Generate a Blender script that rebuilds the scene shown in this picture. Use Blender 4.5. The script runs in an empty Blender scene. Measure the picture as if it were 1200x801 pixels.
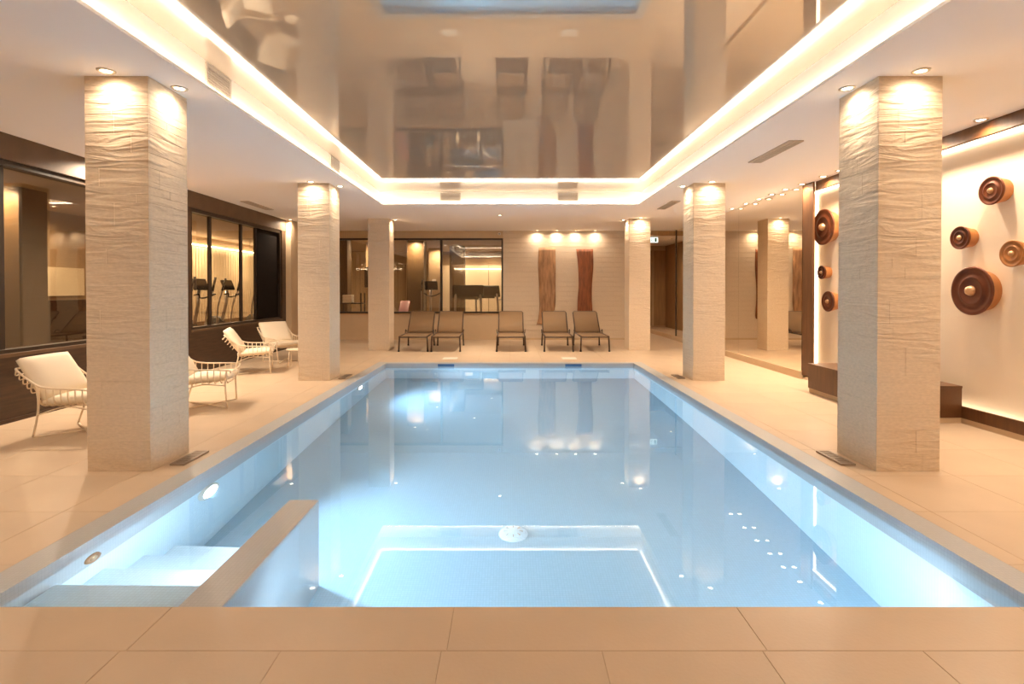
import bpy, bmesh, math, random
from mathutils import Vector, Matrix
random.seed(7)
S = bpy.context.scene
COL = S.collection
PI = math.pi

# ------------------------------------------------------------------ camera, world, exposure
H_EYE, F_PX, PITCH = 1.35, 620.0, math.radians(0.6)
cam_d = bpy.data.cameras.new('camera'); cam = bpy.data.objects.new('camera', cam_d); COL.objects.link(cam)
cam_d.sensor_width = 36; cam_d.sensor_fit = 'HORIZONTAL'
cam_d.lens = 36 * F_PX / 1200
cam_d.shift_x = 3 / 1200
cam_d.shift_y = -(400.5 - (339 + F_PX * math.tan(PITCH))) / 1200
cam_d.clip_start = 0.05
cam.location = (0, 0, H_EYE); cam.rotation_euler = (PI / 2 - PITCH, 0, 0)
S.camera = cam
w = bpy.data.worlds.new('world'); S.world = w; w.use_nodes = True
w.node_tree.nodes['Background'].inputs[0].default_value = (1, .8, .6, 1)
w.node_tree.nodes['Background'].inputs[1].default_value = 0.02
S.view_settings.view_transform = 'Standard'; S.view_settings.look = 'None'
S.view_settings.gamma = 1.0; S.view_settings.use_curve_mapping = False
S.view_settings.exposure = 1.58
cy = S.cycles
cy.use_denoising = True
cy.max_bounces = 12; cy.diffuse_bounces = 8; cy.glossy_bounces = 6; cy.transmission_bounces = 8; cy.transparent_max_bounces = 12
cy.sample_clamp_indirect = 6; cy.blur_glossy = 0.5
cy.caustics_reflective = True; cy.caustics_refractive = True

WARM = (1.0, 0.79, 0.58)
LEDC = (1.0, 0.82, 0.61)
POOLC = (0.50, 0.77, 1.0)
P_COLUMN, P_ART, P_ROW, P_PANEL, P_DECK, P_GYM = (5.8, 10), (5.2, 10), (5, 36), (6.5, 30), (8, 44), (10, 98)
P_LEFT, P_GYM_LOW = (10, 140), (5, 60)
E_COVE, E_PANEL, E_GYM = 9.5, 3.4, 13
P_POOL, P_POOL_END = 116, 22

# ------------------------------------------------------------------ materials
def new_mat(name):
    m = bpy.data.materials.new(name); m.use_nodes = True
    nt = m.node_tree
    return m, nt, nt.nodes['Principled BSDF'], nt.nodes['Material Output']

def mat(name, c, rough=.5, metal=0, noise=None, vary=.12, bump=0, bscale=40, stretch=(1, 1, 1), spec=.5):
    m, nt, b, out = new_mat(name)
    b.inputs['Roughness'].default_value = rough; b.inputs['Metallic'].default_value = metal
    b.inputs['Specular IOR Level'].default_value = spec
    b.inputs['Base Color'].default_value = (*c, 1)
    if noise or bump:
        tc = nt.nodes.new('ShaderNodeTexCoord'); mp = nt.nodes.new('ShaderNodeMapping')
        mp.inputs['Scale'].default_value = stretch
        nt.links.new(tc.outputs['Object'], mp.inputs['Vector'])
    if noise:
        n = nt.nodes.new('ShaderNodeTexNoise'); n.inputs['Scale'].default_value = noise; n.inputs['Detail'].default_value = 5
        nt.links.new(mp.outputs[0], n.inputs['Vector'])
        r = nt.nodes.new('ShaderNodeValToRGB')
        r.color_ramp.elements[0].position = .3; r.color_ramp.elements[1].position = .7
        r.color_ramp.elements[0].color = (*[x * (1 - vary) for x in c], 1)
        r.color_ramp.elements[1].color = (*[min(1, x * (1 + vary)) for x in c], 1)
        nt.links.new(n.outputs['Fac'], r.inputs[0]); nt.links.new(r.outputs[0], b.inputs['Base Color'])
    if bump:
        n2 = nt.nodes.new('ShaderNodeTexNoise'); n2.inputs['Scale'].default_value = bscale; n2.inputs['Detail'].default_value = 4
        nt.links.new(mp.outputs[0], n2.inputs['Vector'])
        bp = nt.nodes.new('ShaderNodeBump'); bp.inputs['Strength'].default_value = 1; bp.inputs['Distance'].default_value = bump
        nt.links.new(n2.outputs['Fac'], bp.inputs['Height']); nt.links.new(bp.outputs[0], b.inputs['Normal'])
    return m

def emit(name, c, s):
    m = bpy.data.materials.new(name); m.use_nodes = True; nt = m.node_tree; nt.nodes.clear()
    e = nt.nodes.new('ShaderNodeEmission'); e.inputs[0].default_value = (*c, 1); e.inputs[1].default_value = s
    o = nt.nodes.new('ShaderNodeOutputMaterial'); nt.links.new(e.outputs[0], o.inputs[0])
    return m

def glass_mat(name, tint, ior, rcol=(1, 1, 1)):
    m = bpy.data.materials.new(name); m.use_nodes = True; nt = m.node_tree; nt.nodes.clear()
    t = nt.nodes.new('ShaderNodeBsdfTransparent'); t.inputs[0].default_value = (*tint, 1)
    g = nt.nodes.new('ShaderNodeBsdfGlossy'); g.inputs['Roughness'].default_value = 0; g.inputs[0].default_value = (*rcol, 1)
    f = nt.nodes.new('ShaderNodeFresnel'); f.inputs[0].default_value = ior
    ge = nt.nodes.new('ShaderNodeNewGeometry'); mr = nt.nodes.new('ShaderNodeMapRange')
    mr.inputs[3].default_value = ior; mr.inputs[4].default_value = 1 / ior
    nt.links.new(ge.outputs['Backfacing'], mr.inputs[0]); nt.links.new(mr.outputs[0], f.inputs[0])
    x = nt.nodes.new('ShaderNodeMixShader'); o = nt.nodes.new('ShaderNodeOutputMaterial')
    nt.links.new(f.outputs[0], x.inputs[0]); nt.links.new(t.outputs[0], x.inputs[1]); nt.links.new(g.outputs[0], x.inputs[2])
    nt.links.new(x.outputs[0], o.inputs[0])
    return m

def stone_mat(name, c, rip=.011, courses=False):
    """split-faced limestone: long horizontal ripples, uneven from zone to zone"""
    m, nt, b, out = new_mat(name)
    b.inputs['Roughness'].default_value = .75; b.inputs['Specular IOR Level'].default_value = .25
    tc = nt.nodes.new('ShaderNodeTexCoord')
    def noise(scale, stretch, detail=4, dist=0):
        mp = nt.nodes.new('ShaderNodeMapping'); mp.inputs['Scale'].default_value = stretch
        nt.links.new(tc.outputs['Object'], mp.inputs['Vector'])
        n = nt.nodes.new('ShaderNodeTexNoise'); n.inputs['Scale'].default_value = scale
        n.inputs['Detail'].default_value = detail; n.inputs['Distortion'].default_value = dist
        nt.links.new(mp.outputs[0], n.inputs['Vector']); return n
    big = noise(1.6, (1, 1, 1.2)); rp = noise(2.3, (1, 1, 6.5), 5, 1.1); fine = noise(30, (1, 1, 2.5), 5)
    r = nt.nodes.new('ShaderNodeValToRGB')
    r.color_ramp.elements[0].position = .3; r.color_ramp.elements[1].position = .7
    r.color_ramp.elements[0].color = (*[x * .92 for x in c], 1); r.color_ramp.elements[1].color = (*[x * 1.06 for x in c], 1)
    nt.links.new(fine.outputs['Fac'], r.inputs[0]); nt.links.new(r.outputs[0], b.inputs['Base Color'])
    mr = nt.nodes.new('ShaderNodeMapRange'); mr.inputs[1].default_value = .40; mr.inputs[2].default_value = .62
    mr.inputs[3].default_value = .25; mr.inputs[4].default_value = 1
    nt.links.new(big.outputs['Fac'], mr.inputs[0])
    mul = nt.nodes.new('ShaderNodeMath'); mul.operation = 'MULTIPLY'
    nt.links.new(rp.outputs['Fac'], mul.inputs[0]); nt.links.new(mr.outputs[0], mul.inputs[1])
    bp = nt.nodes.new('ShaderNodeBump'); bp.inputs['Strength'].default_value = 1; bp.inputs['Distance'].default_value = rip * 2.4
    nt.links.new(mul.outputs[0], bp.inputs['Height'])
    b2 = nt.nodes.new('ShaderNodeBump'); b2.inputs['Strength'].default_value = .6; b2.inputs['Distance'].default_value = .0006
    nt.links.new(fine.outputs['Fac'], b2.inputs['Height']); nt.links.new(bp.outputs[0], b2.inputs['Normal'])
    last = b2
    if courses:
        mp = nt.nodes.new('ShaderNodeMapping'); mp.inputs['Rotation'].default_value = (PI / 2, 0, 0)
        nt.links.new(tc.outputs['Object'], mp.inputs['Vector'])
        br = nt.nodes.new('ShaderNodeTexBrick'); br.inputs['Scale'].default_value = 1
        br.inputs['Brick Width'].default_value = .62; br.inputs['Row Height'].default_value = .13; br.inputs['Mortar Size'].default_value = .004
        br.inputs['Color1'].default_value = (1, 1, 1, 1); br.inputs['Color2'].default_value = (.8, .8, .8, 1); br.inputs['Mortar'].default_value = (0, 0, 0, 1)
        nt.links.new(mp.outputs[0], br.inputs['Vector'])
        b3 = nt.nodes.new('ShaderNodeBump'); b3.inputs['Distance'].default_value = .006
        nt.links.new(br.outputs['Color'], b3.inputs['Height']); nt.links.new(last.outputs[0], b3.inputs['Normal']); last = b3
    nt.links.new(last.outputs[0], b.inputs['Normal'])
    return m

def mosaic_mat(name, c, size=.02):
    m, nt, b, out = new_mat(name)
    b.inputs['Roughness'].default_value = .35
    tc = nt.nodes.new('ShaderNodeTexCoord')
    sep = nt.nodes.new('ShaderNodeSeparateXYZ'); nt.links.new(tc.outputs['Object'], sep.inputs[0])
    add = nt.nodes.new('ShaderNodeMath'); add.operation = 'ADD'
    nt.links.new(sep.outputs['X'], add.inputs[0]); nt.links.new(sep.outputs['Z'], add.inputs[1])
    cmb = nt.nodes.new('ShaderNodeCombineXYZ')
    nt.links.new(add.outputs[0], cmb.inputs['X']); nt.links.new(sep.outputs['Y'], cmb.inputs['Y'])
    br = nt.nodes.new('ShaderNodeTexBrick'); br.offset = 0; br.inputs['Scale'].default_value = 1
    br.inputs['Brick Width'].default_value = size; br.inputs['Row Height'].default_value = size
    br.inputs['Mortar Size'].default_value = .0014
    br.inputs['Color1'].default_value = (*c, 1); br.inputs['Color2'].default_value = (*[x * .95 for x in c], 1)
    br.inputs['Mortar'].default_value = (*[x * .86 for x in c], 1)
    nt.links.new(cmb.outputs[0], br.inputs['Vector']); nt.links.new(br.outputs['Color'], b.inputs['Base Color'])
    return m

M = {}
M['stone'] = stone_mat('split_limestone', (.66, .535, .395))
M['stone_wall'] = stone_mat('split_limestone_wall', (.66, .55, .42), .006, True)
M['core'] = mat('column_core', (.40, .32, .23), .9)
M['tile'] = mat('deck_tile', (.56, .425, .295), .34, noise=2.2, vary=.05, bump=.0006, bscale=60)
M['grout'] = mat('deck_grout', (.46, .34, .22), .8)
M['paint'] = mat('ceiling_paint', (.86, .835, .82), .85, bump=.0004, bscale=120, spec=.2)
M['cove'] = mat('cove_paint', (.82, .76, .68), .8, spec=.2)
M['tan'] = mat('tan_paint', (.56, .42, .27), .8, noise=3, vary=.04)
M['tan_dark'] = mat('tan_wood_panel', (.40, .25, .12), .6, noise=3, vary=.15, stretch=(8, 8, .6))
M['dark_wood'] = mat('dark_wood', (.050, .024, .011), .45, noise=4, vary=.35, stretch=(1, 1, 9), bump=.0008, bscale=20)
M['fascia'] = mat('brown_fascia', (.12, .068, .035), .55, noise=5, vary=.15)
M['frame'] = mat('dark_metal_frame', (.028, .016, .009), .4)
M['black'] = mat('black_plastic', (.012, .010, .009), .4)
M['matte_black'] = mat('matte_black_board', (.010, .006, .004), .9, spec=.1)
M['panel_wood'] = mat('panel_brown_wood', (.11, .045, .015), .4, noise=3, vary=.25, stretch=(1, 9, 1))
M['cream'] = mat('cream_panel', (.80, .68, .47), .8)
M['backlit'] = mat('gong_wall_plaster', (.74, .62, .47), .8, bump=.0005, bscale=50, spec=.2)
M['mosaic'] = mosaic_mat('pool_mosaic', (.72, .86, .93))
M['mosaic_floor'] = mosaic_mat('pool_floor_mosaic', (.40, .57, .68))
M['coping'] = mosaic_mat('coping_mosaic', (.45, .46, .47))
M['chair_metal'] = mat('cream_powder_coat', (.78, .66, .50), .45)
M['cushion'] = mat('cream_fabric', (.80, .70, .55), .95, bump=.0012, bscale=300, spec=.15)
M['lounger_frame'] = mat('brown_aluminium', (.055, .026, .012), .4)
M['bronze'] = mat('gong_bronze_dark', (.11, .028, .009), .38, .35, noise=6, vary=.3)
M['bronze_light'] = mat('gong_bronze_amber', (.36, .15, .045), .38, .35, noise=6, vary=.25)
M['gong_side'] = mat('gong_side_wood', (.42, .17, .05), .45, noise=5, vary=.2)
M['boss'] = mat('gong_boss', (.50, .30, .16), .28, .7)
M['steel'] = mat('brushed_steel', (.55, .52, .48), .3, .9)
M['ring'] = mat('nickel_ring', (.62, .56, .48), .28, .9)
M['white'] = mat('white_plastic', (.75, .70, .62), .5)
M['floor_grille'] = mat('floor_grille_bronze', (.34, .27, .21), .5, .3)
M['cove_grille'] = mat('white_grille', (.50, .43, .36), .5)
M['grille'] = mat('grille_metal', (.52, .45, .38), .5, .2)
M['slot'] = mat('grille_void', (.14, .11, .085), .9)
M['art_pale'] = mat('pale_driftwood', (.36, .20, .10), .7, noise=3.5, vary=.35, stretch=(5, 5, 1), bump=.004, bscale=9)
M['art_red'] = mat('red_driftwood', (.24, .075, .025), .65, noise=4, vary=.35, stretch=(6, 6, 1), bump=.004, bscale=9)
M['gym_floor'] = mat('gym_floor', (.16, .095, .05), .4, noise=3, vary=.2)
M['gym_wall'] = mat('gym_wall', (.36, .25, .14), .8)
M['gym_column'] = mat('gym_column_wood', (.10, .058, .022), .5, noise=4, vary=.2, stretch=(6, 6, .5))
M['red'] = mat('red_vinyl', (.16, .018, .012), .4)
M['tan_towel'] = mat('towel', (.75, .66, .52), .95)
M['led'] = emit('cove_led', LEDC, E_COVE)
M['led_panel'] = emit('panel_led', LEDC, E_PANEL)
M['led_gym'] = emit('gym_led', LEDC, E_GYM)
M['lens'] = emit('downlight_lens', (1, .85, .62), 9)
M['pool_lens'] = emit('pool_light_lens', (.85, .95, 1), 14)
M['sign'] = emit('exit_sign_face', (.75, .85, .75), .8)
M['green'] = mat('exit_sign_green', (.02, .18, .08), .5)
M['glass'] = glass_mat('clear_glass', (.95, .91, .84), 1.75)
M['glass_dark'] = glass_mat('smoked_glass', (.86, .80, .70), 1.7)

m, nt, b, out = new_mat('mirror'); M['mirror'] = m
b.inputs['Base Color'].default_value = (.90, .82, .70, 1); b.inputs['Metallic'].default_value = 1; b.inputs['Roughness'].default_value = 0.0

m = bpy.data.materials.new('pool_water'); m.use_nodes = True; nt = m.node_tree; nt.nodes.clear(); M['water'] = m
g = nt.nodes.new('ShaderNodeBsdfGlass'); g.inputs['IOR'].default_value = 1.33; g.inputs['Roughness'].default_value = 0
g.inputs[0].default_value = (.95, .985, 1, 1)
o = nt.nodes.new('ShaderNodeOutputMaterial'); nt.links.new(g.outputs[0], o.inputs[0])

m = bpy.data.materials.new('lacquer_stretch_film'); m.use_nodes = True; nt = m.node_tree; nt.nodes.clear(); M['lacquer'] = m
d = nt.nodes.new('ShaderNodeBsdfDiffuse'); d.inputs[0].default_value = (.42, .33, .245, 1)
g = nt.nodes.new('ShaderNodeBsdfGlossy'); g.inputs['Roughness'].default_value = 0; g.inputs[0].default_value = (.86, .86, .86, 1)
f = nt.nodes.new('ShaderNodeLayerWeight'); f.inputs[0].default_value = .5
mr = nt.nodes.new('ShaderNodeMapRange'); mr.inputs[3].default_value = .30; mr.inputs[4].default_value = .52
x = nt.nodes.new('ShaderNodeMixShader'); o = nt.nodes.new('ShaderNodeOutputMaterial')
nt.links.new(f.outputs['Facing'], mr.inputs[0]); nt.links.new(mr.outputs[0], x.inputs[0])
nt.links.new(d.outputs[0], x.inputs[1]); nt.links.new(g.outputs[0], x.inputs[2]); nt.links.new(x.outputs[0], o.inputs[0])

# woven sling: a fine open mesh of brown yarn that lets some of the background through
m, nt, b, out = new_mat('sling_mesh'); M['sling'] = m
b.inputs['Base Color'].default_value = (.27, .165, .08, 1); b.inputs['Roughness'].default_value = .7
tr = nt.nodes.new('ShaderNodeBsdfTransparent'); mx = nt.nodes.new('ShaderNodeMixShader'); mx.inputs[0].default_value = .78
nt.links.new(tr.outputs[0], mx.inputs[1]); nt.links.new(b.outputs[0], mx.inputs[2]); nt.links.new(mx.outputs[0], out.inputs[0])

# ------------------------------------------------------------------ mesh helpers
def cat_rom(pts, n=6):
    P = [Vector(p) for p in pts]
    if len(P) < 3: return P
    Q = [P[0] * 2 - P[1]] + P + [P[-1] * 2 - P[-2]]
    out = []
    for i in range(1, len(Q) - 2):
        p0, p1, p2, p3 = Q[i - 1:i + 3]
        for k in range(n):
            t = k / n
            out.append(.5 * ((2 * p1) + (p2 - p0) * t + (2 * p0 - 5 * p1 + 4 * p2 - p3) * t * t + (3 * p1 - p0 - 3 * p2 + p3) * t ** 3))
    out.append(P[-1]); return out

class MB:
    def __init__(s): s.v = []; s.f = []; s.smooth = []
    def add(s, vs, fs, sm=False):
        o = len(s.v); s.v += [tuple(v) for v in vs]
        for f in fs: s.f.append(tuple(i + o for i in f)); s.smooth.append(sm)
        return s
    def box(s, x0, x1, y0, y1, z0, z1, mtx=None):
        vs = [Vector((x, y, z)) for z in (z0, z1) for y in (y0, y1) for x in (x0, x1)]
        if mtx: vs = [mtx @ v for v in vs]
        return s.add(vs, [(0, 2, 3, 1), (4, 5, 7, 6), (0, 1, 5, 4), (2, 6, 7, 3), (0, 4, 6, 2), (1, 3, 7, 5)])
    def tube(s, pts, r, n=8, smooth=0, closed=False):
        P = cat_rom(pts, smooth) if smooth else [Vector(p) for p in pts]
        k = len(P); vs = []; up = None
        for i, p in enumerate(P):
            if closed: t = (P[(i + 1) % k] - P[i - 1]).normalized()
            else: t = (P[min(i + 1, k - 1)] - P[max(i - 1, 0)]).normalized()
            if up is None:
                up = Vector((0, 0, 1)) if abs(t.z) < .9 else Vector((1, 0, 0))
            a = t.cross(up)
            if a.length < 1e-4: a = t.cross(Vector((.3, .9, .2)))
            a.normalize(); c = a.cross(t).normalized(); up = c
            for j in range(n):
                an = 2 * PI * j / n
                vs.append(p + a * (r * math.cos(an)) + c * (r * math.sin(an)))
        fs = []
        for i in range(k if closed else k - 1):
            i2 = (i + 1) % k
            for j in range(n):
                j2 = (j + 1) % n
                fs.append((i * n + j, i * n + j2, i2 * n + j2, i2 * n + j))
        s.add(vs, fs, True)
        if not closed:
            o = len(s.v) - len(vs)
            s.f.append(tuple(o + j for j in range(n))[::-1]); s.smooth.append(False)
            s.f.append(tuple(o + (k - 1) * n + j for j in range(n))); s.smooth.append(False)
        return s
    def lathe(s, prof, n=32, mtx=None, sm=True):
        """prof: (radius, height) along local z; closed at radius 0 ends by fans"""
        vs = []; fs = []
        for r, h in prof:
            for j in range(n):
                a = 2 * PI * j / n; vs.append(Vector((r * math.cos(a), r * math.sin(a), h)))
        for i in range(len(prof) - 1):
            for j in range(n):
                j2 = (j + 1) % n
                fs.append((i * n + j, i * n + j2, (i + 1) * n + j2, (i + 1) * n + j))
        if mtx: vs = [mtx @ v for v in vs]
        return s.add(vs, fs, sm)
    def prism(s, outline, axis, a, b):
        """outline in the two other axes, extruded along axis from a to b"""
        n = len(outline)
        def p(u, v, t): return {'x': (t, u, v), 'y': (u, t, v), 'z': (u, v, t)}[axis]
        vs = [p(u, v, a) for u, v in outline] + [p(u, v, b) for u, v in outline]
        fs = [tuple(range(n)), tuple(range(2 * n - 1, n - 1, -1))]
        fs += [(i, (i + 1) % n + 0, (i + 1) % n + n, i + n) for i in range(n)]
        return s.add(vs, fs)
    def mesh(s, name, material, bevel=0, seg=2, recalc=True):
        me = bpy.data.meshes.new(name); me.from_pydata(s.v, [], s.f); me.update()
        me.polygons.foreach_set('use_smooth', s.smooth)
        if recalc or bevel:
            bm = bmesh.new(); bm.from_mesh(me)
            if recalc: bmesh.ops.recalc_face_normals(bm, faces=bm.faces)
            if bevel:
                bmesh.ops.bevel(bm, geom=list(bm.edges), offset=bevel, segments=seg, affect='EDGES', profile=.6)
                if seg > 2:
                    for f in bm.faces: f.smooth = True
            bm.to_mesh(me); bm.free()
        me.materials.append(material)
        return me
    def build(s, name, material, parent=None, bevel=0, seg=2, recalc=True):
        o = bpy.data.objects.new(name, s.mesh(name, material, bevel, seg, recalc)); COL.objects.link(o)
        if parent: o.parent = parent
        return o

def tag(o, label=None, cat=None, group=None, kind=None):
    if label: o['label'] = label
    if cat: o['category'] = cat
    if group: o['group'] = group
    if kind: o['kind'] = kind
    return o
def thing(name, label, cat, loc=(0, 0, 0), rz=0, group=None):
    o = bpy.data.objects.new(name, None); COL.objects.link(o); o.empty_display_size = .1
    o.location = loc; o.rotation_euler = (0, 0, rz)
    return tag(o, label, cat, group)
def struct(name, mb, m, parent=None, bevel=0):
    o = mb.build(name, m, parent, bevel)
    if not parent: o['kind'] = 'structure'
    return o
def structure_root(name):
    o = bpy.data.objects.new(name, None); COL.objects.link(o); o['kind'] = 'structure'; return o
def copy_tree(o, parent=None):
    c = o.copy(); COL.objects.link(c); c.parent = parent
    for ch in list(o.children): copy_tree(ch, c)
    return c
def box(*a): return MB().box(*a)

# ------------------------------------------------------------------ room dimensions
ZC = 2.92                       # soffit
XL, XR = -5.07, 4.42            # left wall face, right wall face
YB = 14.2                       # back wall face
YF = -5.0                       # wall behind the camera
PX0, PX1, PY0, PY1 = -2.43, 2.45, 2.24, 9.84     # pool incl. coping
CW = .17                        # coping width
WX0, WX1, WY0, WY1 = PX0 + CW, PX1 - CW, PY0, PY1 - CW   # water
WZ = -.06
LX0, LX1, LY0, LY1 = -2.36, 2.40, 2.45, 9.83     # ceiling opening lip
ZG = 3.175                       # glossy ceiling

# ------------------------------------------------------------------ floor and tiles
fl = MB()
for (x0, x1, y0, y1) in ((XL, PX0, YF, YB), (PX1, XR + .4, YF, YB), (PX0, PX1, YF, PY0), (PX0, PX1, PY1, YB), (3.2, XR + .4, YB, 19.2)):
    fl.box(x0, x1, y0, y1, -.30, -.0025)
floor = struct('floor', fl, M['grout'])
tcache = {}
def tile(x0, x1, y0, y1):
    w_, d_ = x1 - x0 - .0025, y1 - y0 - .0025
    if w_ < .02 or d_ < .02: return
    k = (round(w_, 3), round(d_, 3))
    if k not in tcache:
        t = MB()
        a, b2, c = w_ / 2, d_ / 2, .0012
        vs = [(-a, -b2, -.012), (a, -b2, -.012), (a, b2, -.012), (-a, b2, -.012),
              (-a, -b2, -c), (a, -b2, -c), (a, b2, -c), (-a, b2, -c),
              (-a + c, -b2 + c, 0), (a - c, -b2 + c, 0), (a - c, b2 - c, 0), (-a + c, b2 - c, 0)]
        fs = [(0, 1, 5, 4), (1, 2, 6, 5), (2, 3, 7, 6), (3, 0, 4, 7), (4, 5, 9, 8), (5, 6, 10, 9), (6, 7, 11, 10), (7, 4, 8, 11), (8, 9, 10, 11)]
        t.add(vs, fs)
        tcache[k] = t.mesh('floor_tile', M['tile'], recalc=False)
    o = bpy.data.objects.new('floor_tile', tcache[k]); COL.objects.link(o); o.parent = floor
    o.location = ((x0 + x1) / 2, (y0 + y1) / 2, 0)
def run(a, b2, step, origin):
    k = math.floor((a - origin) / step + 1e-6); v = [a]
    while True:
        k += 1; q = origin + k * step
        if q >= b2 - .03: break
        if q > a + .03: v.append(q)
    v.append(b2); return list(zip(v[:-1], v[1:]))
def tiles(x0, x1, y0, y1, sx=.6, sy=.6, ox=-.075, oy=1.965):
    for xa, xb in run(x0, x1, sx, ox):
        for ya, yb in run(y0, y1, sy, oy): tile(xa, xb, ya, yb)
tiles(XL, PX0, PY0, YB, .66, .62)                     # left deck
tiles(PX1, 4.56, PY0, YB, .66, .62)                     # right deck
tiles(PX0, PX1, PY1, YB, .61, .62, PX0)               # far deck
for xa, xb in run(XL, XR, 1.2, -.235): tile(xa, xb, 1.965, PY0)   # bull-nose row at the near edge
tiles(XL, XR, .765, 1.965, .6, .6, -.255)
tf = MB()
for (x0, x1, y0, y1) in ((XL, XR, YF, .765), (3.2, XR, YB, 19.2)):
    for xa, xb in run(x0, x1, .6, -.255):
        for ya, yb in run(y0, y1, .6, .765): tf.box(xa + .001, xb - .001, ya + .001, yb - .001, -.012, 0)
o = tf.build('floor_tile', M['tile'], floor); o['kind'] = 'stuff'

# ------------------------------------------------------------------ pool
pb = MB()
D = -1.25
pb.add([(WX0, WY0, -.25), (WX1, WY0, -.25), (WX1, WY1, -.25), (WX0, WY1, -.25), (WX0, WY0, D), (WX1, WY0, D), (WX1, WY1, D), (WX0, WY1, D)],
       [(0, 1, 5, 4), (1, 2, 6, 5), (2, 3, 7, 6), (3, 0, 4, 7)])
basin = struct('pool_basin', pb, M['mosaic'])
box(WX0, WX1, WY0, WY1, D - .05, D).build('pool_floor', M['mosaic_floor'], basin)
for i, (y1, z) in enumerate(((2.62, -.20), (2.94, -.42), (3.26, -.64), (3.56, -.86))):
    s_ = box(WX0, -1.46, WY0, y1, D, z).build('pool_step', M['mosaic'], basin, .008)
box(-1.46, -1.265, WY0, 3.50, D, -.045).build('dividing_wall', M['coping'], basin, .006)
cp = MB()
cp.box(PX0, WX0, PY0, PY1, -.25, 0); cp.box(WX1, PX1, PY0, PY1, -.25, 0); cp.box(WX0, WX1, WY1, PY1, -.25, 0)
cop = struct('pool_coping', cp, M['coping'])
wm = MB().add([(WX0, WY0, WZ), (WX1, WY0, WZ), (WX1, WY1, WZ), (WX0, WY1, WZ)], [(0, 1, 2, 3)])
water = wm.build('pool_water', M['water'], recalc=False)
tag(water, 'still pale blue water filling the swimming pool', 'water', kind='stuff')

def lamp(name, typ, loc, parent, energy, color, **kw):
    l = bpy.data.lights.new(name, typ); l.energy = energy; l.color = color
    for k, v in kw.items(): setattr(l, k, v)
    o = bpy.data.objects.new(name, l); COL.objects.link(o); o.parent = parent; o.location = loc
    return o
def pool_light(loc, rz, label, energy):
    """round underwater fitting, facing local +X"""
    t = thing('pool_light', label, 'pool light', loc, rz, 'underwater pool lights')
    R = Matrix.Rotation(PI / 2, 4, 'Y')
    MB().lathe([(0, .02), (.085, .02), (.095, .012), (.095, 0)], 28, R).build('lens', M['pool_lens'], t)
    MB().lathe([(.095, 0), (.097, .024), (.125, .018), (.130, 0)], 28, R).build('bezel', M['white'], t)
    lo = lamp('bulb', 'SPOT', (.04, 0, 0), t, energy, POOLC, spot_size=math.radians(140), spot_blend=.6, shadow_soft_size=.09)
    lo.rotation_euler = (0, -PI / 2, 0)
    return t
pool_light((WX0, 3.95, -.36), 0, 'round lit underwater light on left pool wall near the dividing wall', P_POOL)
pool_light((WX0, 7.95, -.40), 0, 'round lit underwater light on left pool wall near the far end', P_POOL)
pool_light((-.7, WY0, -.55), PI / 2, 'added hidden underwater light on near pool wall right of the dividing wall', P_POOL_END)  # added out of sight to wash the basin with light
pool_light((1.75, WY0, -.5), PI / 2, 'added hidden underwater light on near pool wall towards the right corner', P_POOL_END)  # added out of sight to brighten the right pool wall
pool_light((-1.46, 2.95, -.23), PI, 'added hidden underwater light on the left face of the dividing wall above the steps', 3.2)  # hidden lamp added to brighten the left wall and steps
dr = thing('pool_drain', 'round pale drain cover on pool floor near the near edge', 'drain', (.03, 4.15, D))
MB().lathe([(0, .05), (.06, .045), (.10, .022), (.115, 0)], 28).build('cover', M['mosaic'], dr)
for k in range(8):
    a = k * PI / 4
    box(.04, .075, -.004, .004, .03, .046, Matrix.Rotation(a, 4, 'Z')).build('slot', M['grille'], dr)
br = thing('reflection_spot', 'round orange brown inlet stand-in on left pool wall beside the steps', 'reflection', (WX0, 2.85, -.17))  # disc stands in for an orange reflection in the pool
R = Matrix.Rotation(PI / 2, 4, 'Y')
MB().lathe([(0, .008), (.03, .008), (.05, .012), (.055, 0)], 20, R).build('spot_rim', M['bronze_light'], br)
MB().lathe([(0, .016), (.022, .014), (.025, .008)], 16, R).build('spot_centre', M['boss'], br)
for i, (x, s_) in enumerate(((-1.16, 'left'), (1.17, 'right'))):
    t = thing('skimmer_opening', f'dark blue skimmer slot in far pool edge, {s_} of the two', 'skimmer', (x, WY1, -.035), 0, 'pool skimmers')
    box(-.15, .15, -.006, .0, -.03, .022).build('mouth', mat('skimmer_blue', (.05, .13, .28), .4) if i == 0 else bpy.data.materials['skimmer_blue'], t)
    f = MB(); f.box(-.18, .18, -.010, -.0, .022, .034); f.box(-.18, -.15, -.010, 0, -.03, .022); f.box(.15, .18, -.010, 0, -.03, .022)
    f.build('frame', M['coping'], t)
    t = thing('deck_access_plate', f'pale access plate in far deck behind the {s_} skimmer slot', 'access plate', (x, 10.35, 0), 0, 'deck access plates')
    box(-.14, .14, -.14, .14, 0, .004).build('plate', M['white'], t)
    box(-.15, .15, -.15, .15, 0, .002).build('rim', M['grille'], t)

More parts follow.
